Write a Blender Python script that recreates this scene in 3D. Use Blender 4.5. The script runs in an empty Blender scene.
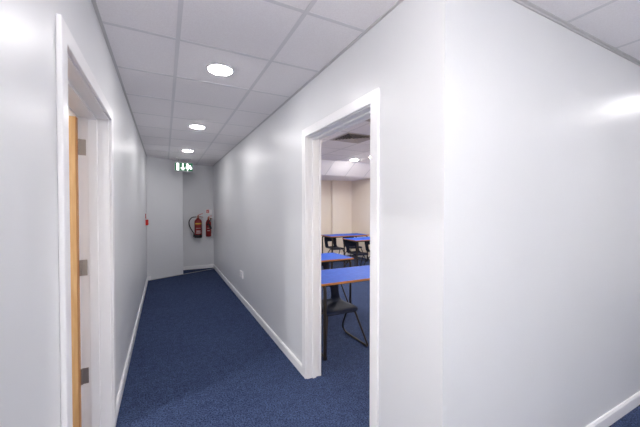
import bpy, bmesh, math
from mathutils import Vector, Matrix

S = bpy.context.scene
COL = S.collection
PI = math.pi

# ------------------------------------------------------------------ helpers
def lin(c):
    c = c / 255.0
    return c / 12.92 if c <= 0.04045 else ((c + 0.055) / 1.055) ** 2.4

def rgb(r, g, b):
    return (lin(r), lin(g), lin(b), 1.0)

def mat(name, col, rough=0.5, metal=0.0, emit=None, strength=0.0, spec=0.5):
    m = bpy.data.materials.new(name)
    m.use_nodes = True
    p = m.node_tree.nodes['Principled BSDF']
    p.inputs['Base Color'].default_value = col
    p.inputs['Roughness'].default_value = rough
    p.inputs['Metallic'].default_value = metal
    p.inputs['Specular IOR Level'].default_value = spec
    if emit:
        p.inputs['Emission Color'].default_value = emit
        p.inputs['Emission Strength'].default_value = strength
    return m

def noise_mix(m, c1, c2, scale, detail=2.0, lo=0.35, hi=0.65, stretch=(1, 1, 1), bump=0.0, bump_scale=None):
    """procedural two-tone pattern plus optional bump"""
    nt = m.node_tree
    p = nt.nodes['Principled BSDF']
    tc = nt.nodes.new('ShaderNodeTexCoord')
    mp = nt.nodes.new('ShaderNodeMapping')
    mp.inputs['Scale'].default_value = stretch
    nt.links.new(tc.outputs['Object'], mp.inputs['Vector'])
    n = nt.nodes.new('ShaderNodeTexNoise')
    n.inputs['Scale'].default_value = scale
    n.inputs['Detail'].default_value = detail
    nt.links.new(mp.outputs['Vector'], n.inputs['Vector'])
    r = nt.nodes.new('ShaderNodeValToRGB')
    r.color_ramp.elements[0].position = lo
    r.color_ramp.elements[0].color = c1
    r.color_ramp.elements[1].position = hi
    r.color_ramp.elements[1].color = c2
    nt.links.new(n.outputs['Fac'], r.inputs['Fac'])
    nt.links.new(r.outputs['Color'], p.inputs['Base Color'])
    if bump:
        n2 = n
        if bump_scale:
            n2 = nt.nodes.new('ShaderNodeTexNoise')
            n2.inputs['Scale'].default_value = bump_scale
            n2.inputs['Detail'].default_value = 3.0
            nt.links.new(mp.outputs['Vector'], n2.inputs['Vector'])
        b = nt.nodes.new('ShaderNodeBump')
        b.inputs['Strength'].default_value = bump
        b.inputs['Distance'].default_value = 0.01
        nt.links.new(n2.outputs['Fac'], b.inputs['Height'])
        nt.links.new(b.outputs['Normal'], p.inputs['Normal'])
    return m

def link(name, bm, m, parent=None, smooth=False, bevel=0.0, seg=2):
    me = bpy.data.meshes.new(name)
    bmesh.ops.recalc_face_normals(bm, faces=bm.faces)
    bm.to_mesh(me)
    bm.free()
    me.materials.append(m)
    if smooth:
        for f in me.polygons:
            f.use_smooth = True
        try:
            me.set_sharp_from_angle(angle=math.radians(35))
        except Exception:
            pass
    o = bpy.data.objects.new(name, me)
    COL.objects.link(o)
    if parent:
        o.parent = parent
    if bevel:
        bv = o.modifiers.new('bevel', 'BEVEL')
        bv.width = bevel
        bv.segments = seg
        bv.limit_method = 'ANGLE'
    return o

def box(bm, x0, x1, y0, y1, z0, z1):
    r = bmesh.ops.create_cube(bm, size=1.0)
    for v in r['verts']:
        v.co = Vector(((x0 + x1) / 2 + v.co.x * (x1 - x0), (y0 + y1) / 2 + v.co.y * (y1 - y0), (z0 + z1) / 2 + v.co.z * (z1 - z0)))
    return r['verts']

def boxes(*bs):
    bm = bmesh.new()
    for b in bs:
        box(bm, *b)
    return bm

def prism(bm, pts, axis, a, b):
    """extrude 2-D polygon along axis from a to b. pts in the two other axes in order."""
    def P(p, t):
        if axis == 'x':
            return (t, p[0], p[1])
        if axis == 'y':
            return (p[0], t, p[1])
        return (p[0], p[1], t)
    v0 = [bm.verts.new(P(p, a)) for p in pts]
    v1 = [bm.verts.new(P(p, b)) for p in pts]
    n = len(pts)
    bm.faces.new(v0)
    bm.faces.new(v1[::-1])
    for i in range(n):
        j = (i + 1) % n
        bm.faces.new((v0[i], v1[i], v1[j], v0[j]))

def fillet(pts, r, n=6, closed=False):
    pts = [Vector(p) for p in pts]
    out = []
    m = len(pts)
    for i, p in enumerate(pts):
        if not closed and i in (0, m - 1):
            out.append(p)
            continue
        a, c = pts[i - 1], pts[(i + 1) % m]
        d1, d2 = (a - p), (c - p)
        rr = min(r, d1.length * 0.45, d2.length * 0.45)
        s, e = p + d1.normalized() * rr, p + d2.normalized() * rr
        for k in range(n + 1):
            t = k / n
            out.append(s * (1 - t) ** 2 + p * 2 * t * (1 - t) + e * t * t)
    return out

def tube(bm, pts, r, seg=10, closed=False):
    pts = [Vector(p) for p in pts]
    n = len(pts)
    def tan(i):
        if closed:
            return (pts[(i + 1) % n] - pts[i - 1]).normalized()
        if i == 0:
            return (pts[1] - pts[0]).normalized()
        if i == n - 1:
            return (pts[-1] - pts[-2]).normalized()
        return (pts[i + 1] - pts[i - 1]).normalized()
    t0 = tan(0)
    up = Vector((0, 0, 1)) if abs(t0.z) < 0.9 else Vector((1, 0, 0))
    u = t0.cross(up).normalized()
    rings = []
    rad = r if isinstance(r, (list, tuple)) else [r] * n
    for i in range(n):
        t = tan(i)
        u = (u - t * u.dot(t)).normalized()
        w = t.cross(u)
        rings.append([bm.verts.new(pts[i] + (u * math.cos(2 * PI * k / seg) + w * math.sin(2 * PI * k / seg)) * rad[i]) for k in range(seg)])
    for i in range(n if closed else n - 1):
        A, B = rings[i], rings[(i + 1) % n]
        for k in range(seg):
            l = (k + 1) % seg
            bm.faces.new((A[k], A[l], B[l], B[k]))
    if not closed:
        bm.faces.new(rings[0][::-1])
        bm.faces.new(rings[-1])

def lathe(bm, prof, seg=32, c=(0, 0, 0), a0=0.0, a1=2 * PI):
    """prof list of (radius, z); full turn or an arc"""
    full = abs(a1 - a0 - 2 * PI) < 1e-6
    rings = []
    for (r, z) in prof:
        if r < 1e-6:
            rings.append([bm.verts.new((c[0], c[1], c[2] + z))])
        else:
            rings.append([bm.verts.new((c[0] + r * math.cos(a0 + (a1 - a0) * k / seg), c[1] + r * math.sin(a0 + (a1 - a0) * k / seg), c[2] + z)) for k in range(seg if full else seg + 1)])
    for A, B in zip(rings, rings[1:]):
        m = max(len(A), len(B))
        for k in range(m if full else m - 1):
            l = (k + 1) % m
            vs = [A[k % len(A)]]
            if len(A) > 1:
                vs.append(A[l])
            if len(B) > 1:
                vs.append(B[l])
            vs.append(B[k % len(B)])
            if len(vs) >= 3:
                bm.faces.new(vs)

def tag(o, label=None, cat=None, group=None, kind=None):
    if label:
        o['label'] = label
    if cat:
        o['category'] = cat
    if group:
        o['group'] = group
    if kind:
        o['kind'] = kind
    return o

def empty(name, loc=(0, 0, 0), rz=0.0):
    o = bpy.data.objects.new(name, None)
    COL.objects.link(o)
    o.location = loc
    o.rotation_euler = (0, 0, rz)
    o.empty_display_size = 0.1
    return o

def struct(o):
    o['kind'] = 'structure'
    return o

def dup(root, loc, rz=None, label=None, group=None):
    def cp(o, parent):
        c = o.copy()
        COL.objects.link(c)
        if parent:
            c.parent = parent
        for ch in [x for x in list(o.children)]:
            cp(ch, c)
        return c
    r = cp(root, None)
    r.location = loc
    if rz is not None:
        r.rotation_euler = (0, 0, rz)
    if label:
        r['label'] = label
    if group:
        r['group'] = group
    return r

# ------------------------------------------------------------------ dimensions (metres, corridor runs along +Y, eye at x=0 y=0)
FILL_UP = 350.0  # glow of the uplighters added as fill
EYE = 1.46
H = 2.51            # corridor ceiling
HR = 2.62           # classroom ceiling
TOP = 2.80
XL, XR, TH = -0.320, 1.078, 0.155
XC = XR + 0.10        # classroom side of the partition
YJ = 0.93           # side-corridor wall face
YB = -1.25
XE = 7.0            # end of the side corridor
RX, RY = 5.26, 8.22 # classroom right and far walls

# ------------------------------------------------------------------ materials
paint = mat('satin_wall_paint', rgb(210, 210, 216), 0.36, spec=0.5)
noise_mix(paint, rgb(227, 228, 230), rgb(231, 232, 234), 1.3, 3, 0.3, 0.7, bump=0.035, bump_scale=38)
cream = mat('cream_wall_paint', rgb(226, 213, 198), 0.6)
noise_mix(cream, rgb(236, 225, 212), rgb(239, 230, 218), 1.1, 2)
white_paint = mat('white_room_paint', rgb(235, 234, 232), 0.6)
gloss = mat('white_gloss_woodwork', rgb(249, 248, 249), 0.3)
tile = mat('mineral_ceiling_tile', rgb(213, 208, 212), 0.85)
noise_mix(tile, rgb(240, 236, 238), rgb(246, 243, 245), 160, 2, 0.35, 0.65, bump=0.08)
tbar = mat('ceiling_bar_enamel', rgb(222, 220, 223), 0.45)
angle_m = mat('wall_angle_enamel', rgb(206, 204, 205), 0.5)
carpet = mat('blue_cord_carpet', rgb(40, 58, 98), 0.95, spec=0.15)
def carpet_nodes(m):
    nt = m.node_tree
    p = nt.nodes['Principled BSDF']
    tc = nt.nodes.new('ShaderNodeTexCoord')
    outs = []
    for sc, de in ((95, 3.0), (17, 2.0), (1.6, 3.0)):
        n = nt.nodes.new('ShaderNodeTexNoise')
        n.inputs['Scale'].default_value = sc
        n.inputs['Detail'].default_value = de
        n.inputs['Roughness'].default_value = 0.7
        nt.links.new(tc.outputs['Object'], n.inputs['Vector'])
        outs.append(n.outputs['Fac'])
    def ramp(f, a, b, c1, c2):
        r = nt.nodes.new('ShaderNodeValToRGB')
        r.color_ramp.elements[0].position, r.color_ramp.elements[1].position = a, b
        r.color_ramp.elements[0].color, r.color_ramp.elements[1].color = c1, c2
        nt.links.new(f, r.inputs['Fac'])
        return r.outputs['Color']
    base = ramp(outs[0], 0.36, 0.66, rgb(22, 31, 54), rgb(74, 90, 128))
    mott = ramp(outs[1], 0.3, 0.7, (0.78, 0.78, 0.80, 1), (1.18, 1.18, 1.16, 1))
    wear = ramp(outs[2], 0.3, 0.7, (0.9, 0.9, 0.92, 1), (1.08, 1.08, 1.06, 1))
    prev = base
    for c in (mott, wear):
        mx = nt.nodes.new('ShaderNodeMix')
        mx.data_type = 'RGBA'
        mx.blend_type = 'MULTIPLY'
        mx.inputs['Factor'].default_value = 1.0
        nt.links.new(prev, mx.inputs['A'])
        nt.links.new(c, mx.inputs['B'])
        prev = mx.outputs['Result']
    nt.links.new(prev, p.inputs['Base Color'])
    b = nt.nodes.new('ShaderNodeBump')
    b.inputs['Strength'].default_value = 0.5
    b.inputs['Distance'].default_value = 0.006
    nt.links.new(outs[0], b.inputs['Height'])
    nt.links.new(b.outputs['Normal'], p.inputs['Normal'])
carpet_nodes(carpet)
oak = mat('oak_veneer', rgb(206, 158, 100), 0.45)
noise_mix(oak, rgb(210, 163, 106), rgb(226, 184, 130), 9, 5, 0.3, 0.7, stretch=(9, 9, 0.7))
oak_edge = mat('oak_lipping', rgb(186, 132, 78), 0.5)
steel = mat('brushed_hinge_steel', rgb(172, 165, 160), 0.4, 0.85)
alu = mat('aluminium_strip', rgb(178, 178, 174), 0.35, 0.9)
lamp = mat('lit_diffuser', rgb(255, 255, 255), 0.5, emit=(1.0, 0.97, 0.97, 1), strength=80.0)
lamp_fill = mat('lit_fill_diffuser', rgb(255, 255, 255), 0.5, emit=(1.0, 0.975, 0.96, 1), strength=52.0)
lamp_room = mat('lit_classroom_diffuser', rgb(255, 255, 255), 0.5, emit=(1.0, 0.97, 0.95, 1), strength=225.0)
lamp_office = mat('lit_office_diffuser', rgb(255, 255, 255), 0.5, emit=(1.0, 0.985, 0.97, 1), strength=480.0)
rim_m = mat('white_lamp_trim', rgb(238, 237, 237), 0.4)
sign_green = mat('lit_green_panel', rgb(20, 80, 52), 0.4, emit=rgb(16, 92, 58), strength=0.75)
sign_white = mat('lit_white_symbol', rgb(250, 252, 250), 0.4, emit=(0.95, 1, 0.97, 1), strength=1.8)
casing = mat('sign_casing_plastic', rgb(205, 203, 208), 0.45)
red = mat('extinguisher_red', rgb(132, 22, 24), 0.32)
red_bright = mat('bright_red_plastic', rgb(205, 36, 28), 0.4)
black = mat('black_rubber', rgb(24, 24, 26), 0.5)
brass = mat('valve_brass', rgb(172, 120, 96), 0.35, 0.8)
yellow = mat('yellow_label_ink', rgb(214, 176, 72), 0.5)
white_ink = mat('white_label_ink', rgb(216, 200, 198), 0.5)
plastic_w = mat('white_plastic', rgb(248, 246, 246), 0.35)
desk_blue = mat('blue_laminate', rgb(66, 96, 200), 0.5, spec=0.16)
noise_mix(desk_blue, rgb(26, 80, 188), rgb(34, 90, 198), 22, 3)
desk_edge = mat('orange_wood_edging', rgb(190, 112, 52), 0.45)
noise_mix(desk_edge, rgb(168, 106, 50), rgb(190, 126, 64), 12, 4, stretch=(1, 1, 6))
frame_m = mat('dark_brown_enamel_tube', rgb(34, 27, 24), 0.38)
chair_m = mat('navy_polypropylene', rgb(30, 36, 54), 0.55, spec=0.3)
noise_mix(chair_m, rgb(18, 26, 50), rgb(24, 34, 60), 60, 2)
vent_m = mat('diffuser_enamel', rgb(190, 182, 178), 0.5)
vent_dark = mat('duct_interior', rgb(40, 36, 34), 0.8)

# ------------------------------------------------------------------ floor
bm = boxes((-3.4, XE + 0.2, YB - 0.2, RY + 0.2, -0.1, 0.0))
struct(link('floor', bm, carpet))

# ------------------------------------------------------------------ walls with door openings
def wall_y(name, x0, x1, y0, y1, z1, m, holes=()):
    """wall running along Y, thickness x0..x1, holes = [(ya, yb, ztop)]"""
    pts = [(y0, 0.0)]
    for (a, b, zt) in holes:
        pts += [(a, 0.0), (a, zt), (b, zt), (b, 0.0)]
    pts += [(y1, 0.0), (y1, z1), (y0, z1)]
    b_ = bmesh.new()
    prism(b_, pts, 'x', x0, x1)
    return struct(link(name, b_, m))

# door geometry
DRN, DRF = 1.370, 2.424      # right architrave outer edges
DLN, DLF = 1.312, 2.470      # left architrave outer edges
AW, AT = 0.071, 0.018
DTOP = 2.135                 # architrave outer top
DTOPL = 2.112
def hole_of(n, f, top=DTOP):
    return (n + AW + 0.006 - 0.03, f - AW - 0.006 + 0.03, top - AW - 0.006 + 0.03)

WY0, WY1, WZ0, WZ1 = -1.15, -0.15, 0.8, 2.15
wl = wall_y('wall_left', XL - TH, XL, WY1, 7.9, TOP, paint, [hole_of(DLN, DLF, DTOPL)])
struct(link('wall_left_behind', boxes((XL - TH, XL, YB, WY0, 0, TOP), (XL - TH, XL, WY0, WY1, 0, WZ0), (XL - TH, XL, WY0, WY1, WZ1, TOP)), paint))
wall_y('wall_right', XR, XC, YJ, RY, TOP, paint, [hole_of(DRN, DRF)])
struct(link('wall_junction', boxes((XC, XE, YJ, YJ + TH, 0, TOP)), paint))
# angled pier at the far end and the recessed end wall behind it
AX0, AY0, AX1, AY1 = XL, 7.06, 0.362, 7.400
YEND = 7.89
bm = bmesh.new()
prism(bm, [(AX0, AY0), (AX1, AY1), (AX1, YEND + 0.1), (AX0, YEND + 0.1)], 'z', 0, TOP)
struct(link('wall_end_angled', bm, paint))
struct(link('wall_end', boxes((AX1, XR, YEND, YEND + 0.1, 0, TOP)), paint))
struct(link('wall_back', boxes((XL - TH, XE, YB - 0.12, YB, 0, TOP)), paint))
# added glowing window behind the viewer, put there to brighten walls and ceiling
fill_pane_m = mat('glowing_fill_pane', rgb(240, 244, 250), 0.3, emit=(1.0, 0.985, 0.96, 1), strength=5.0)
win = struct(empty('fill_window_1', (XL, (WY0 + WY1) / 2, 0)))
wt = Matrix.Translation((-XL, -(WY0 + WY1) / 2, 0))
xa, xb = XL - 0.08, XL - 0.01
bm = boxes((xa, xb, WY0, WY0 + 0.05, WZ0, WZ1), (xa, xb, WY1 - 0.05, WY1, WZ0, WZ1),
           (xa, xb, WY0 + 0.05, WY1 - 0.05, WZ0, WZ0 + 0.05), (xa, xb, WY0 + 0.05, WY1 - 0.05, WZ1 - 0.05, WZ1))
bm.transform(wt)
link('fill_window_frame', bm, gloss, win, bevel=0.003)
bm = boxes((XL - 0.05, XL - 0.044, WY0 + 0.05, WY1 - 0.05, WZ0 + 0.05, WZ1 - 0.05))
bm.transform(wt)
link('fill_window_pane', bm, fill_pane_m, win)
bm = boxes((XL, XL + 0.07, WY0 - 0.04, WY1 + 0.04, WZ0 - 0.03, WZ0))
bm.transform(wt)
link('fill_window_sill', bm, gloss, win, bevel=0.004)
struct(link('wall_side_corridor_end', boxes((XE, XE + 0.12, YB - 0.12, YJ + TH, 0, TOP)), paint))
# classroom shell
struct(link('wall_classroom_right', boxes((RX, RX + 0.12, YJ + TH, RY, 0, TOP)), cream))
struct(link('wall_classroom_far', boxes((XC, RX, RY, RY + 0.12, 0, TOP), (4.57, RX, RY - 0.12, RY, 0, TOP)), cream))
struct(link('wall_classroom_near', boxes((XC, RX, YJ + TH, YJ + TH + 0.012, 0, TOP)), cream))
# thin cream lining of the partition on the classroom side
wall_y('wall_classroom_left', XC, XC + 0.012, YJ + TH, RY, TOP, cream, [hole_of(DRN, DRF)])
# room behind the door on the left
ox0, oy0, oy1 = -3.2, 0.2, 4.4
struct(link('wall_office', boxes((ox0 - 0.1, ox0, oy0, oy1, 0, TOP), (ox0, XL - TH, oy0 - 0.1, oy0, 0, TOP),
                                 (ox0, XL - TH, oy1, oy1 + 0.1, 0, TOP)), white_paint))

# ------------------------------------------------------------------ ceilings
bm = boxes((XL - 0.02, XR + 0.02, YB, YEND + 0.02, H, H + 0.05))
ceil = struct(link('ceiling', bm, tile))
bm = bmesh.new()
gx = [0.082, 0.682]
gy = [2.10 + 0.6 * k for k in range(-5, 10)]
w = 0.012
for x in gx:
    box(bm, x - w, x + w, YB, YEND, H - 0.002, H + 0.002)
for y in gy:
    if y < YEND:
        for a, b in ((XL, gx[0] - w), (gx[0] + w, gx[1] - w), (gx[1] + w, XR)):
            box(bm, a, b, y - w, y + w, H - 0.0017, H + 0.002)
link('ceiling_grid', bm, tbar, ceil)
bm = boxes((XR + 0.02, XE, YB, YJ + 0.02, H, H + 0.05))
ceil_j = struct(link('ceiling_side_corridor', bm, tile))
bm = bmesh.new()
for y in (0.33, -0.27, -0.87):
    box(bm, XR + 0.02, XE, y - w, y + w, H - 0.002, H + 0.002)
for k in range(10):
    x = 1.42 + 0.61 * k
    if x < XE:
        box(bm, x - w, x + w, YB, YJ, H - 0.0017, H + 0.002)
link('ceiling_grid', bm, tbar, ceil_j)

# wall angle trims under the ceiling edge
def trim_run(name, segs):
    b_ = bmesh.new()
    for s in segs:
        box(b_, *s)
    return struct(link(name, b_, angle_m))
L1, L2 = 0.024, 0.022
trim_run('trim_1', [(XL, XL + 0.018, YB, 7.05, H - 0.005, H)])
trim_run('trim_2', [(XR - 0.018, XR, YJ, YEND, H - 0.005, H)])
trim_run('trim_3', [(XR, XE, YJ - 0.022, YJ, H - 0.006, H), (XR, XE, YJ - 0.008, YJ, H - 0.014, H - 0.006)])
trim_run('trim_4', [(AX1, XR, YEND - 0.018, YEND, H - 0.005, H)])

# classroom ceiling: flat tiles, sloped panels, lower soffit
YF, YS, ZS = 6.42, 6.92, 2.32
bm = bmesh.new()
prism(bm, [(YJ + TH, HR), (YF, HR), (YS, ZS), (RY + 0.05, ZS), (RY + 0.05, HR + 0.08), (YJ + TH, HR + 0.08)], 'x', XC, RX)
ceil_r = struct(link('ceiling_classroom', bm, tile))
bm = bmesh.new()
cx = [1.88 + 0.6 * k for k in range(6)]
cy = [1.53 + 0.6 * k for k in range(9)]
for x in cx:
    box(bm, x - w, x + w, YJ + TH, YF, HR - 0.004, HR + 0.002)
    d = Vector((0, YS - YF, ZS - HR)).normalized()
    nrm = Vector((0, d.z, -d.y)) * 0.004
    vs = []
    for p in ((x - w, YF, HR), (x + w, YF, HR), (x + w, YS, ZS), (x - w, YS, ZS)):
        vs.append(p)
    top = [bm.verts.new(Vector(p) - nrm * 0.3) for p in vs]
    bot = [bm.verts.new(Vector(p) + nrm) for p in vs]
    bm.faces.new(bot)
    bm.faces.new(top[::-1])
    for i in range(4):
        j = (i + 1) % 4
        bm.faces.new((top[i], top[j], bot[j], bot[i]))
for y in cy:
    if y < YF - 0.1:
        for i in range(len(cx) + 1):
            a = XC if i == 0 else cx[i - 1] + w
            b = RX if i == len(cx) else cx[i] - w
            box(bm, a, b, y - w, y + w, HR - 0.0035, HR + 0.002)
box(bm, XC, RX, YF - 0.015, YF + 0.012, HR - 0.006, HR + 0.002)
link('ceiling_grid', bm, tbar, ceil_r)
bm = boxes((ox0, XL - TH, oy0, oy1, H, H + 0.05))
struct(link('ceiling_office', bm, white_paint))

# ------------------------------------------------------------------ skirting boards
SH, ST = 0.082, 0.016
def skirt(name, segs):
    """segs: (axis, fixed face, sign into room, a, b)"""
    b_ = bmesh.new()
    for ax, f, s, a, b in segs:
        prof = [(f, 0.0), (f + s * ST, 0.0), (f + s * ST, SH - 0.012), (f + s * ST * 0.55, SH), (f, SH)]
        prism(b_, prof, 'y' if ax == 'y' else 'x', a, b)
    return struct(link(name, b_, gloss))
skirt('baseboard_left', [('y', XL, 1, YB, DLN), ('y', XL, 1, DLF, 7.06)])
skirt('baseboard_right', [('y', XR, -1, YJ, DRN), ('y', XR, -1, DRF, YEND)])
skirt('baseboard_junction', [('x', YJ, -1, XR - ST, XE)])
skirt('baseboard_end', [('x', YEND, -1, AX1, XR - ST)])
skirt('baseboard_back', [('x', YB, 1, XL + ST, XE)])
skirt('baseboard_classroom', [('x', RY, -1, XC + 0.02, 4.57), ('x', RY - 0.12, -1, 4.57, RX), ('y', RX, -1, 1.3, RY - 0.14)])

# metal strip in the carpet along the line of the angled wall, across to the right wall
d = Vector((AX1 - AX0, AY1 - AY0, 0)).normalized()
q = Vector((d.y, -d.x, 0))
p0 = Vector((AX0 + 0.017, AY0 + 0.0, 0)) + d * 0.0
tE = (XR - ST - p0.x) / d.x
p1 = p0 + d * tE
bm = bmesh.new()
prism(bm, [tuple((p0 + q * 0.004)[:2]), tuple((p0 + q * 0.030)[:2]), tuple((p1 + q * 0.030)[:2]), tuple((p1 + q * 0.004)[:2])], 'z', 0.0, 0.006)
struct(link('trim_5', bm, alu))
# short return of white skirting at the foot of the angled wall's near corner
bm = bmesh.new()
a0 = Vector((AX0 + 0.016, AY0 + 0.004, 0))
a1 = a0 + d * 0.05
prism(bm, [tuple((a0 - q * 0.004)[:2]), tuple((a0 + q * 0.016)[:2]), tuple((a1 + q * 0.016)[:2]), tuple((a1 - q * 0.004)[:2])], 'z', 0.0, SH)
struct(link('baseboard_end_angled', bm, gloss))

# ------------------------------------------------------------------ doors
def u_shape(n, f, t, wd):
    return [(n, 0), (n, t), (f, t), (f, 0), (f - wd, 0), (f - wd, t - wd), (n + wd, t - wd), (n + wd, 0)]

def door_set(name, n, f, xface, s, xback, stop_a, stop_b, DTOP):
    """s: direction from the wall face into the corridor (+1 or -1)"""
    root = struct(empty(name, (xface, (n + f) / 2, 0)))
    inv = Matrix.Translation((-xface, -(n + f) / 2, 0))
    def add(nm, b_, m, bev=0.0):
        b_.transform(inv)
        return link(nm, b_, m, root, bevel=bev)
    b_ = bmesh.new()
    prism(b_, u_shape(n, f, DTOP, AW), 'x', xface, xface + s * AT)
    add('architrave', b_, gloss, 0.005)
    b_ = bmesh.new()
    prism(b_, u_shape(n + 0.015, f - 0.015, DTOP - 0.015, AW), 'x', xback, xback - s * AT)
    add('architrave', b_, gloss, 0.005)
    i = AW + 0.006 - 0.03
    b_ = bmesh.new()
    prism(b_, u_shape(n + i, f - i, DTOP - i, 0.03), 'x', xface + s * 0.001, xback - s * 0.001)
    add('door_lining', b_, gloss, 0.0015)
    i = AW + 0.006
    b_ = bmesh.new()
    prism(b_, u_shape(n + i, f - i, DTOP - i, 0.013), 'x', stop_a, stop_b)
    add('door_stop', b_, gloss, 0.002)
    return root, add

d1, add1 = door_set('door_1', DLN, DLF, XL, 1, XL - TH, XL - 0.060, XL - 0.108, DTOPL)
d2, add2 = door_set('door_2', DRN, DRF, XR, -1, XC + 0.012, XR + 0.046, XR + 0.078, DTOP)

# open oak leaf of the left door, hung on the far jamb and swung into its room
LFACE = DLF - AW - 0.006          # lining face of the far jamb
hx = XL - TH                      # hinge line
ly1, ly0 = LFACE - 0.006, LFACE - 0.050
bm = boxes((hx - 0.005 - 0.925, hx - 0.008, ly0, ly1, 0.008, 2.022))
leaf = add1('door_leaf', bm, oak, 0.0015)
bm = boxes((hx - 0.008, hx - 0.003, ly0, ly1, 0.008, 2.022))
bm.transform(Matrix.Translation((-XL, -(DLN + DLF) / 2, 0)))
link('edge_lipping', bm, oak_edge, leaf)
for z in (1.845, 1.085, 0.395):
    bm = bmesh.new()
    box(bm, hx - 0.002, hx + 0.036, LFACE - 0.0025, LFACE + 0.0005, z - 0.05, z + 0.05)
    for k in range(5):
        z0 = z - 0.05 + k * 0.02
        lathe(bm, [(0, z0 + 0.0004), (0.0065, z0 + 0.0004), (0.0065, z0 + 0.0196), (0, z0 + 0.0196)], 12, (hx + 0.001, LFACE - 0.0075, 0))
    for dz in (-0.035, -0.012, 0.012, 0.035):
        dx = 0.014 if dz in (-0.035, 0.035) else 0.026
        bm2 = [(0, -0.002), (0.0042, -0.002), (0.0042, 0.0008), (0, 0.0012)]
        r = bmesh.ops.create_uvsphere(bm, u_segments=8, v_segments=6, radius=0.0042)
        for v in r['verts']:
            v.co = Vector((hx + dx + v.co.x, LFACE - 0.0025 + v.co.y * 0.35, z + dz + v.co.z))
    add1('hinge', bm, steel)

# lever handle on the leaf's far end
bm = bmesh.new()
tube(bm, fillet([(hx - 0.87, ly0 + 0.002, 1.02), (hx - 0.87, ly0 - 0.055, 1.02), (hx - 0.76, ly0 - 0.055, 1.02)], 0.02), 0.009)
r = bmesh.ops.create_cone(bm, cap_ends=True, segments=20, radius1=0.026, radius2=0.026, depth=0.008)
for v in r['verts']:
    v.co = Vector((hx - 0.87 + v.co.x, ly0 - 0.004 + v.co.z, 1.02 + v.co.y))
bm.transform(Matrix.Translation((-XL, -(DLN + DLF) / 2, 0)))
link('handle', bm, steel, leaf, smooth=True)

# ------------------------------------------------------------------ downlights
def make_downlight(name, lampmat, rad=0.098):
    root = empty(name)
    b_ = bmesh.new()
    lathe(b_, [(rad - 0.013, -0.004), (rad - 0.010, -0.010), (rad, -0.008), (rad + 0.004, -0.001), (rad + 0.004, 0.002), (rad - 0.013, 0.002)], 40)
    link('trim_ring', b_, rim_m, root, smooth=True)
    b_ = bmesh.new()
    lathe(b_, [(0, -0.021), (rad * 0.4, -0.0198), (rad * 0.68, -0.0155), (rad - 0.019, -0.0095), (rad - 0.013, -0.006), (rad - 0.013, -0.001), (0, -0.001)], 40)
    link('lamp_diffuser', b_, lampmat, root)
    return root

dl = make_downlight('downlight', lamp)
tag(dl, 'nearest and largest round lit downlight in the corridor ceiling', 'ceiling light', 'round downlights along the corridor ceiling')
dl.location = (0.382, 2.40, H)
dup(dl, (0.382, 4.20, H), label='middle round lit downlight of the corridor, between the nearest one and the exit sign')
dup(dl, (0.382, 6.02, H), label='farthest round lit downlight in the corridor ceiling, just in front of the exit sign')
dj = make_downlight('downlight', lamp_fill)  # downlights added out of view to brighten the near walls
tag(dj, 'added round fill downlight at the back of the side corridor ceiling', 'ceiling light', 'round downlights near the corridor corner')
dj.location = (1.42 + 1.525, -0.57, H)
for x, y, lab in ((0.382, 0.60, 'added round fill downlight over the corner where the two corridors meet'),
                  (0.382, -0.60, 'added round fill downlight at the blind end of the corridor behind the corner'),
                  (2.32, -0.10, 'added round fill downlight in the side corridor ceiling closest to the corner'),
                  ):
    dup(dj, (x, y, H), label=lab)
dup(dl, (4.16, 0.56, H), label='round lit downlight farther along the side corridor ceiling, close to its wall', group='round downlights near the corridor corner')
dc = make_downlight('downlight', lamp_room, 0.104)
tag(dc, 'round lit downlight in the classroom ceiling just before the sloped panels', 'ceiling light', 'round downlights in the classroom ceiling')
dc.location = (4.02, 6.08, HR)
dup(dc, (4.20, 5.57, HR), label='round classroom downlight mostly hidden by the near edge of the doorway')
for x, y, lab in ((2.18, 4.83, 'added round classroom downlight hidden behind the far door jamb'),  # unseen lamps added to spread the classroom light
                  (3.98, 2.43, 'added round classroom downlight over the front of the room near the side corridor wall'),
                  (4.0, 4.0, 'added round classroom downlight beside the square air diffuser'),
                  (2.78, 1.83, 'added round classroom downlight nearest the front wall')):
    dup(dc, (x, y, HR), label=lab)
do = make_downlight('downlight', lamp_office)
do.location = (-1.7, 1.9, H)
tag(do, 'round lit downlight in the white room behind the open oak door', 'ceiling light', 'round downlights in the white room')
do2 = dup(do, (-1.4, 3.2, H), label='second round lit downlight deep in the white room behind the oak door', group='round downlights in the white room')

# ------------------------------------------------------------------ uplighters added out of view to bounce fill light off the ceiling
up_m = mat('fill_uplighter_lens', rgb(255, 255, 255), 0.5, emit=(1.0, 0.97, 0.955, 1), strength=FILL_UP)
ul = empty('fill_uplighter', (XL, 0.20, 1.86))
tag(ul, 'added half bowl fill uplighter on the left wall before the oak door', 'added fill lamp', 'added fill uplighters near the corridor corner')
b_ = bmesh.new()
lathe(b_, [(0.03, -0.11), (0.085, -0.085), (0.125, -0.03), (0.135, 0.02), (0.128, 0.02), (0.118, -0.026), (0.08, -0.078), (0.03, -0.10)], 20, a0=-PI / 2, a1=PI / 2)
link('bowl', b_, rim_m, ul, smooth=True)
b_ = bmesh.new()
lathe(b_, [(0.004, -0.02), (0.114, -0.02), (0.114, -0.026), (0.004, -0.026)], 20, a0=-PI / 2, a1=PI / 2)
link('lens', b_, up_m, ul)
dup(ul, (0.6, YB, 1.86), PI / 2, label='added half bowl fill uplighter on the wall behind the viewer')
dup(ul, (3.3, YB, 1.86), PI / 2, label='added half bowl fill uplighter on the back wall along the side corridor')

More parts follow.
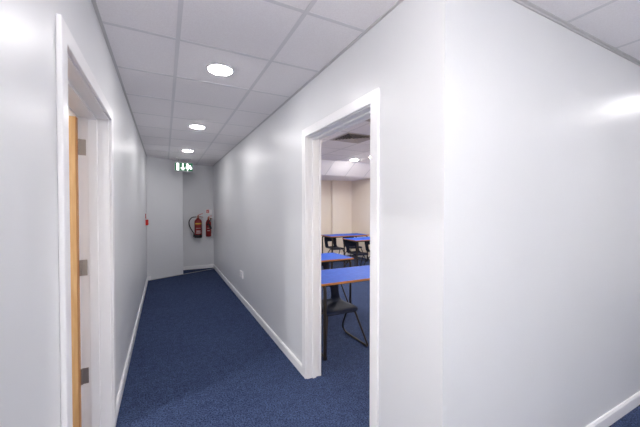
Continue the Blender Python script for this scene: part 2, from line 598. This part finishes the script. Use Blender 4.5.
# ------------------------------------------------------------------ air diffusers in the classroom ceiling
def make_vent():
    root = empty('air_diffuser')
    a = 0.286
    b_ = bmesh.new()
    for (x0, x1, y0, y1) in ((-a, a, -a, -a + 0.03), (-a, a, a - 0.03, a), (-a, -a + 0.03, -a + 0.03, a - 0.03), (a - 0.03, a, -a + 0.03, a - 0.03)):
        box(b_, x0, x1, y0, y1, -0.008, 0.002)
    link('frame', b_, vent_m, root)
    b_ = bmesh.new()
    box(b_, -a + 0.03, a - 0.03, -a + 0.03, a - 0.03, -0.001, 0.001)
    link('backing', b_, vent_dark, root)
    for k in range(6):
        o_ = a - 0.034 - k * 0.040
        i_ = o_ - 0.020
        if i_ < 0.01:
            i_ = 0.008
        b_ = bmesh.new()
        zo, zi = -0.016, -0.003
        O = [b_.verts.new(p) for p in ((-o_, -o_, zo), (o_, -o_, zo), (o_, o_, zo), (-o_, o_, zo))]
        I = [b_.verts.new(p) for p in ((-i_, -i_, zi), (i_, -i_, zi), (i_, i_, zi), (-i_, i_, zi))]
        O2 = [b_.verts.new((v.co.x * (1 + .002 / o_), v.co.y * (1 + .002 / o_), v.co.z + 0.002)) for v in O]
        I2 = [b_.verts.new((v.co.x, v.co.y, v.co.z + 0.002)) for v in I]
        for i in range(4):
            j = (i + 1) % 4
            b_.faces.new((O[i], O[j], I[j], I[i]))
            b_.faces.new((O2[j], O2[i], I2[i], I2[j]))
            b_.faces.new((O[i], O2[i], O2[j], O[j]))
            b_.faces.new((I[i], I[j], I2[j], I2[i]))
        link('blade_ring', b_, vent_m, root)
    return root
v1 = make_vent()
tag(v1, 'square louvred air diffuser in the middle of the visible classroom ceiling', 'air vent', 'square air diffusers in the classroom ceiling')
v1.location = (2.78, 4.23, HR)
dup(v1, (2.18, 3.03, HR), label='square louvred air diffuser at the top corner of the doorway view')

# ------------------------------------------------------------------ exit sign
sg = empty('exit_sign', (0.367, 7.0, 2.33))
tag(sg, 'green lit emergency exit sign with white arrow and running man hanging at corridor end', 'exit sign')
SW, SHH = 0.182, 0.096
b_ = boxes((-SW, SW, -0.022, 0.022, -SHH, SHH))
link('casing', b_, casing, sg, bevel=0.004)
b_ = boxes((-SW + 0.014, SW - 0.014, -0.0245, -0.021, -SHH + 0.014, SHH - 0.014))
link('green_panel', b_, sign_green, sg)
YP0, YP1 = -0.0265, -0.0235
def flat(polys, tubes=()):
    b2 = bmesh.new()
    for pl in polys:
        prism(b2, pl, 'y', YP0, YP1)
    for (x0, z0, x1, z1, wd) in tubes:
        dv = Vector((x1 - x0, z1 - z0))
        nn = Vector((-dv.y, dv.x)).normalized() * wd / 2
        dd = dv.normalized() * wd * 0.3
        prism(b2, [(x0 + nn.x - dd.x, z0 + nn.y - dd.y), (x0 - nn.x - dd.x, z0 - nn.y - dd.y), (x1 - nn.x + dd.x, z1 - nn.y + dd.y), (x1 + nn.x + dd.x, z1 + nn.y + dd.y)], 'y', YP0, YP1)
    return b2
b_ = flat([[(-0.138, -0.074), (-0.092, -0.074), (-0.092, 0.074), (-0.138, 0.074)]])
link('door_symbol', b_, sign_white, sg)
b_ = flat([[(-0.030, 0.070), (-0.006, 0.070), (-0.006, -0.020), (0.030, -0.020), (-0.018, -0.072), (-0.066, -0.020), (-0.030, -0.020)]])
link('arrow_symbol', b_, sign_white, sg)
hd = [(0.068 + 0.019 * math.cos(2 * PI * k / 14), 0.056 + 0.019 * math.sin(2 * PI * k / 14)) for k in range(14)]
b_ = flat([hd], [(0.078, 0.030, 0.104, -0.012, 0.032), (0.080, 0.030, 0.052, 0.008, 0.015), (0.052, 0.008, 0.046, -0.022, 0.014),
                 (0.092, 0.024, 0.126, 0.020, 0.015), (0.126, 0.020, 0.140, -0.008, 0.014),
                 (0.100, -0.014, 0.070, -0.036, 0.020), (0.070, -0.036, 0.070, -0.070, 0.017),
                 (0.108, -0.014, 0.128, -0.030, 0.020), (0.128, -0.030, 0.155, -0.030, 0.016)])
link('running_man_symbol', b_, sign_white, sg)
for x in (-0.10, 0.10):
    b_ = bmesh.new()
    tube(b_, [(x, 0, SHH - 0.002), (x, 0, 2.51 - 2.33)], 0.005, 8)
    link('hanger_rod', b_, casing, sg)
b_ = boxes((-0.14, 0.14, -0.03, 0.03, 2.51 - 2.33 - 0.022, 2.51 - 2.33 + 0.001))
link('ceiling_plate', b_, casing, sg, bevel=0.004)

# ------------------------------------------------------------------ fire extinguishers
def arc_patch(r, z0, z1, a0, a1, t=0.0012):
    b2 = bmesh.new()
    lathe(b2, [(r, z0), (r + t, z0), (r + t, z1), (r, z1)], 14, a0=a0, a1=a1)
    return b2

def bracket(root, r, zz, dist):
    b2 = bmesh.new()
    box(b2, -0.03, 0.03, dist - 0.006, dist, zz - 0.06, zz + 0.06)
    box(b2, -0.012, 0.012, r * 0.9, dist - 0.003, zz - 0.02, zz + 0.02)
    link('wall_bracket', b2, black, root)

EZ = 0.765
ex = empty('fire_extinguisher', (0.712, YEND - 0.115, EZ))
tag(ex, 'larger red fire extinguisher with yellow label band and black side hose on end wall', 'fire extinguisher', 'fire extinguishers on the end wall')
R = 0.083
b_ = bmesh.new()
lathe(b_, [(0, 0.02), (R - 0.004, 0.02), (R, 0.03), (R, 0.375), (R * 0.93, 0.405), (R * 0.72, 0.432), (R * 0.4, 0.448), (0.026, 0.455), (0.024, 0.47), (0, 0.47)], 36)
body = link('cylinder', b_, red, ex, smooth=True)
b_ = bmesh.new()
lathe(b_, [(0, 0), (R + 0.001, 0), (R + 0.003, 0.01), (R + 0.003, 0.07), (R + 0.0005, 0.074), (R - 0.01, 0.074)], 36)
link('base_skirt', b_, black, ex, smooth=True)
F0, F1 = -PI / 2 - 0.95, -PI / 2 + 0.95
link('yellow_band', arc_patch(R, 0.322, 0.352, F0, F1), yellow, ex)['label'] = 'yellow label band'
link('text_panel', arc_patch(R, 0.225, 0.233, F0 + 0.25, F1 - 0.25), white_ink, ex)
link('text_panel', arc_patch(R, 0.150, 0.172, F0 + 0.35, F1 - 0.35), white_ink, ex)
link('text_panel', arc_patch(R, 0.108, 0.128, F0 + 0.2, F1 - 0.2), white_ink, ex)
b_ = bmesh.new()
lathe(b_, [(0, 0.468), (0.02, 0.468), (0.022, 0.48), (0.022, 0.505), (0.016, 0.515), (0.012, 0.53), (0, 0.53)], 18)
tube(b_, [(-0.02, 0, 0.494), (-0.05, 0, 0.494)], 0.009)
tube(b_, [(0, -0.02, 0.494), (0, -0.034, 0.494)], 0.014, 14)
link('valve', b_, brass, ex, smooth=True)
b_ = bmesh.new()
tube(b_, fillet([(-0.012, 0, 0.528), (0.03, 0, 0.548), (0.105, 0, 0.575)], 0.02), 0.006, 8)
link('squeeze_lever', b_, red_bright, ex, smooth=True)
b_ = bmesh.new()
tube(b_, fillet([(0.012, 0, 0.508), (0.05, 0, 0.506), (0.115, 0, 0.482)], 0.02), 0.006, 8)
link('carry_handle', b_, brass, ex, smooth=True)
b_ = bmesh.new()
hp = fillet([(-0.045, -0.002, 0.494), (-0.14, -0.004, 0.488), (-0.205, -0.006, 0.40), (-0.195, -0.006, 0.28), (-0.135, -0.006, 0.17), (-0.094, -0.006, 0.10)], 0.09, 8)
tube(b_, hp, 0.0115, 12)
hose = link('hose', b_, black, ex, smooth=True)
b_ = bmesh.new()
tube(b_, [(-0.0945, -0.006, 0.10), (-0.098, -0.006, 0.02)], [0.014, 0.011], 12)
link('nozzle', b_, black, hose, smooth=True)
bracket(ex, R, 0.40, 0.115)

cz = empty('fire_extinguisher', (0.947, YEND - 0.095, EZ + 0.015))
tag(cz, 'slimmer red fire extinguisher with black discharge horn beside the corner', 'fire extinguisher', 'fire extinguishers on the end wall')
R2 = 0.062
b_ = bmesh.new()
lathe(b_, [(0, 0), (R2 - 0.012, 0), (R2 - 0.003, 0.006), (R2, 0.02), (R2, 0.32), (R2 * 0.92, 0.355), (R2 * 0.7, 0.385), (R2 * 0.42, 0.402), (0.022, 0.41), (0.022, 0.425), (0, 0.425)], 32)
link('cylinder', b_, red, cz, smooth=True)
link('black_band', arc_patch(R2, 0.275, 0.31, F0 + 0.1, F1 - 0.5), black, cz)
link('text_panel', arc_patch(R2, 0.14, 0.155, F0 + 0.4, F1 - 0.6), white_ink, cz)
link('text_panel', arc_patch(R2, 0.20, 0.21, F0 + 0.4, F1 - 0.7), white_ink, cz)
b_ = bmesh.new()
lathe(b_, [(0, 0.422), (0.018, 0.422), (0.02, 0.435), (0.02, 0.465), (0.012, 0.478), (0, 0.478)], 16)
tube(b_, [(0.015, 0, 0.446), (0.05, -0.01, 0.446)], 0.008)
link('valve', b_, brass, cz, smooth=True)
b_ = bmesh.new()
tube(b_, fillet([(-0.012, 0, 0.474), (0.02, 0, 0.492), (0.075, 0, 0.50)], 0.02), 0.006, 8)
link('squeeze_lever', b_, red_bright, cz, smooth=True)
b_ = bmesh.new()
tube(b_, fillet([(0.01, 0, 0.458), (0.045, 0, 0.456), (0.088, 0, 0.43)], 0.02), 0.006, 8)
link('carry_handle', b_, brass, cz, smooth=True)
b_ = bmesh.new()
tube(b_, fillet([(0.05, -0.01, 0.446), (0.045, -0.075, 0.40), (-0.03, -0.082, 0.345), (0.012, -0.083, 0.28), (0.045, -0.083, 0.19)], 0.05, 8),
     [0.011] * 20 + [0.014, 0.016, 0.018, 0.020, 0.022, 0.024, 0.025, 0.026, 0.027], 12)
link('discharge_horn', b_, black, cz, smooth=True)
bracket(cz, R2, 0.34, 0.095)

# small identification sign above the slim extinguisher
sn = empty('extinguisher_sign', (0.975, YEND, 1.385))
tag(sn, 'small white safety sign with red square above the slimmer extinguisher', 'sign')
link('sign_board', boxes((-0.075, 0.065, -0.003, 0.0, -0.052, 0.052)), plastic_w, sn)
link('red_square', boxes((-0.062, -0.002, -0.0042, -0.003, -0.036, 0.044)), red_bright, sn)
b_ = boxes((-0.038, -0.020, -0.005, -0.0042, -0.026, 0.016), (-0.034, -0.024, -0.005, -0.0042, 0.016, 0.026), (-0.034, -0.012, -0.005, -0.0042, 0.026, 0.032))
link('extinguisher_symbol', b_, plastic_w, sn)

# ------------------------------------------------------------------ fire alarm call point on the left wall near the far end
cp = empty('fire_call_point', (XL, 6.62, 1.20))
tag(cp, 'red fire alarm call point box on the left wall near the far end', 'fire alarm')
link('back_box', boxes((0.0, 0.040, -0.048, 0.048, -0.058, 0.050)), red_bright, cp, bevel=0.004)
link('front_plate', boxes((0.040, 0.048, -0.044, 0.044, -0.046, 0.046)), red_bright, cp, bevel=0.003)
link('glass_panel', boxes((0.048, 0.0495, -0.026, 0.026, -0.016, 0.022)), plastic_w, cp)
cs = empty('fire_action_sign', (XL, 6.62, 1.315))
tag(cs, 'small red and white sign on the left wall just above the call point', 'sign')
link('sign_board', boxes((0.0, 0.010, -0.04, 0.04, -0.045, 0.045)), red_bright, cs)
link('white_symbol', boxes((0.010, 0.011, -0.03, 0.03, -0.005, 0.032)), plastic_w, cs)

# ------------------------------------------------------------------ double power socket on the right wall
so = empty('power_socket', (XR, 4.79, 0.43))
tag(so, 'white double power socket low on the corridor wall beyond the doorway', 'power socket')
link('faceplate', boxes((-0.022, 0.0, -0.085, 0.085, -0.050, 0.050)), plastic_w, so, bevel=0.003)
for s in (-1, 1):
    link('rocker_switch', boxes((-0.0255, -0.022, s * 0.022 - 0.007, s * 0.022 + 0.007, 0.012, 0.034)), gloss, so, bevel=0.001)
    c = s * 0.042
    b_ = boxes((-0.0228, -0.0218, c - 0.002, c + 0.002, 0.004, 0.012), (-0.0228, -0.0218, c - 0.014, c - 0.008, -0.014, -0.010), (-0.0228, -0.0218, c + 0.008, c + 0.014, -0.014, -0.010))
    link('pin_slots', b_, black, so)

# ------------------------------------------------------------------ classroom desks
DH, DW, DD = 0.742, 1.19, 0.60
def make_desk():
    """origin at the front-left corner on the floor; front edge along +X at y=0"""
    root = empty('school_desk')
    e = 0.006
    link('desktop', boxes((e, DW - e, e, DD - e, DH - 0.020, DH)), desk_blue, root)
    b2 = bmesh.new()
    for (x0, x1, y0, y1) in ((0, DW, 0, e), (0, DW, DD - e, DD), (0, e, e, DD - e), (DW - e, DW, e, DD - e)):
        box(b2, x0, x1, y0, y1, DH - 0.021, DH - 0.0005)
    link('edging', b2, desk_edge, root, bevel=0.002)
    zt = DH - 0.036
    ix, iy = 0.045, 0.024
    for sx in (ix, DW - ix):
        for y0, ym in ((iy, DD / 2), (DD - iy, DD / 2)):
            b2 = bmesh.new()
            tube(b2, fillet([(sx, y0, 0.012), (sx, y0, zt), (sx, ym, zt)], 0.055, 8), 0.0165, 12)
            lg = link('leg', b2, frame_m, root, smooth=True)
            b2 = bmesh.new()
            lathe(b2, [(0, 0), (0.019, 0), (0.019, 0.02), (0.0165, 0.03), (0, 0.03)], 14, (sx, y0, 0))
            link('foot_cap', b2, black, lg, smooth=True)
    b2 = boxes((ix, DW - ix, 0.085, 0.110, zt - 0.012, zt + 0.013), (ix, DW - ix, DD - 0.110, DD - 0.085, zt - 0.012, zt + 0.013))
    link('rail', b2, frame_m, root)
    return root
G = 'blue topped desks in the classroom'
dk = make_desk()
tag(dk, 'nearest blue-topped classroom desk with orange wooden edge, just inside the doorway', 'desk', G)
dk.location = (1.325, 2.55, 0)
dup(dk, (1.262, 3.715, 0), label='blue-topped desk directly behind the nearest one, its end showing past the jamb')
dup(dk, (3.80, 6.80, 0), label='farthest blue-topped desk, close to the beige back wall')
dup(dk, (3.82, 5.70, 0), label='blue-topped desk in front of the farthest desk, beside the beige side wall')

# ------------------------------------------------------------------ classroom chairs
def make_chair():
    """moulded shell chair on sled frame, origin on floor under the seat centre, front towards -Y"""
    root = empty('school_chair')
    # profile stations: (y, z, half width, crown)
    prof = [(-0.205, 0.368, 0.178, 0.0), (-0.206, 0.385, 0.190, 0.0), (-0.190, 0.400, 0.200, 0.003), (-0.150, 0.404, 0.205, 0.006), (-0.09, 0.401, 0.207, 0.010),
            (-0.03, 0.396, 0.206, 0.013), (0.04, 0.391, 0.202, 0.014), (0.10, 0.392, 0.196, 0.013), (0.145, 0.402, 0.190, 0.010),
            (0.175, 0.425, 0.186, 0.010), (0.192, 0.455, 0.184, 0.012), (0.203, 0.490, 0.184, 0.014), (0.212, 0.525, 0.186, 0.016), (0.221, 0.56, 0.189, 0.018),
            (0.230, 0.60, 0.192, 0.020), (0.238, 0.645, 0.192, 0.021), (0.245, 0.685, 0.186, 0.021), (0.250, 0.715, 0.168, 0.018), (0.252, 0.728, 0.135, 0.012)]
    nx = 14
    b2 = bmesh.new()
    grid = []
    prof = [(y, z if z < 0.45 else 0.45 + (z - 0.45) * 0.90, hw, cr) for (y, z, hw, cr) in prof]
    for i, (y, z, hw, cr) in enumerate(prof):
        row = []
        a = prof[max(0, i - 1)]
        c = prof[min(len(prof) - 1, i + 1)]
        t = Vector((0, c[0] - a[0], c[1] - a[1])).normalized()
        n = Vector((0, -t.z, t.y))
        for k in range(nx + 1):
            u = -1 + 2 * k / nx
            lift = cr * (u * u) * 1.3 + 0.010 * max(0.0, abs(u) - 0.82) * -5.0
            row.append(b2.verts.new(Vector((u * hw, y, z)) + n * lift))
        grid.append(row)
    for i in range(len(prof) - 1):
        for k in range(nx):
            um = abs(-1 + 2 * (k + 0.5) / nx)
            zm = (prof[i][1] + prof[i + 1][1]) / 2
            if i >= 9 and 0.43 < zm < 0.545 and um < 0.46:
                continue
            b2.faces.new((grid[i][k], grid[i][k + 1], grid[i + 1][k + 1], grid[i + 1][k]))
    for v in [v for v in b2.verts if not v.link_faces]:
        b2.verts.remove(v)
    sh = link('seat_shell', b2, chair_m, root, smooth=True)
    so_ = sh.modifiers.new('thickness', 'SOLIDIFY')
    so_.thickness = 0.007
    so_.offset = -1
    ss = sh.modifiers.new('subdivision', 'SUBSURF')
    ss.levels = 1
    ss.render_levels = 2
    for s in (-1, 1):
        b2 = bmesh.new()
        tr = 0.0105
        pts = [(s * 0.165, -0.165, 0.376), (s * 0.256, -0.292, tr), (s * 0.244, 0.245, tr), (s * 0.152, -0.06, 0.376)]
        path = fillet(pts, 0.085, 9, closed=True)
        # widen only the two floor bends; keep the bends under the seat tight
        path = []
        P = [Vector(p) for p in pts]
        def bend(p, a, c, r, n=8):
            d1_, d2_ = (a - p).normalized() * r, (c - p).normalized() * r
            return [(p + d1_) * (1 - t) ** 2 + p * 2 * t * (1 - t) + (p + d2_) * t * t for t in [k / n for k in range(n + 1)]]
        path += bend(P[0], P[3], P[1], 0.03)
        path += bend(P[1], P[0], P[2], 0.04)
        path += bend(P[2], P[1], P[3], 0.17)
        path += bend(P[3], P[2], P[0], 0.03)
        tube(b2, path, tr, 10, closed=True)
        link('skid_frame', b2, frame_m, root, smooth=True)
    b2 = bmesh.new()
    tube(b2, [(-0.160, -0.125, 0.372), (0.160, -0.125, 0.372)], 0.009, 10)
    link('cross_bar', b2, frame_m, root, smooth=True)
    return root
GC = 'dark shell chairs at the classroom desks'
ch = make_chair()
tag(ch, 'dark moulded chair on bent metal skids tucked under the nearest desk', 'chair', GC)
ch.location = (1.638, 2.885, 0)
dup(ch, (2.16, 4.06, 0), label='dark moulded chair under the second desk, behind the nearest desk')
dup(ch, (4.08, 7.14, 0), label='dark moulded chair under the open end of the farthest desk by the back wall')
dup(ch, (4.67, 7.14, 0), label='dark moulded chair under the far desk, mostly hidden by the desk in front')
dup(ch, (4.08, 6.04, 0), label='dark moulded chair at the near end of the desk before the farthest desk')
dup(ch, (4.64, 6.04, 0), label='dark moulded chair by the side wall under the desk before the farthest one')

# ------------------------------------------------------------------ world, camera, view
wd = bpy.data.worlds.new('world')
S.world = wd
wd.use_nodes = True
wd.node_tree.nodes['Background'].inputs['Color'].default_value = (0.02, 0.02, 0.022, 1)
wd.node_tree.nodes['Background'].inputs['Strength'].default_value = 1.0

F_PX = 304.4
cam_d = bpy.data.cameras.new('camera')
cam = bpy.data.objects.new('camera', cam_d)
COL.objects.link(cam)
cam.location = (0, 0, EYE)
cam.rotation_euler = (PI / 2 - math.atan(5.0 / F_PX), 0, -math.radians(27.06))
cam_d.sensor_width = 36
cam_d.lens = F_PX / 640 * 36
cam_d.clip_start = 0.02
S.camera = cam

S.view_settings.view_transform = 'Standard'
S.view_settings.look = 'None'
S.view_settings.gamma = 1
S.view_settings.exposure = 0.37
S.view_settings.use_curve_mapping = False
S.cycles.use_denoising = True
S.cycles.max_bounces = 10
S.cycles.diffuse_bounces = 6
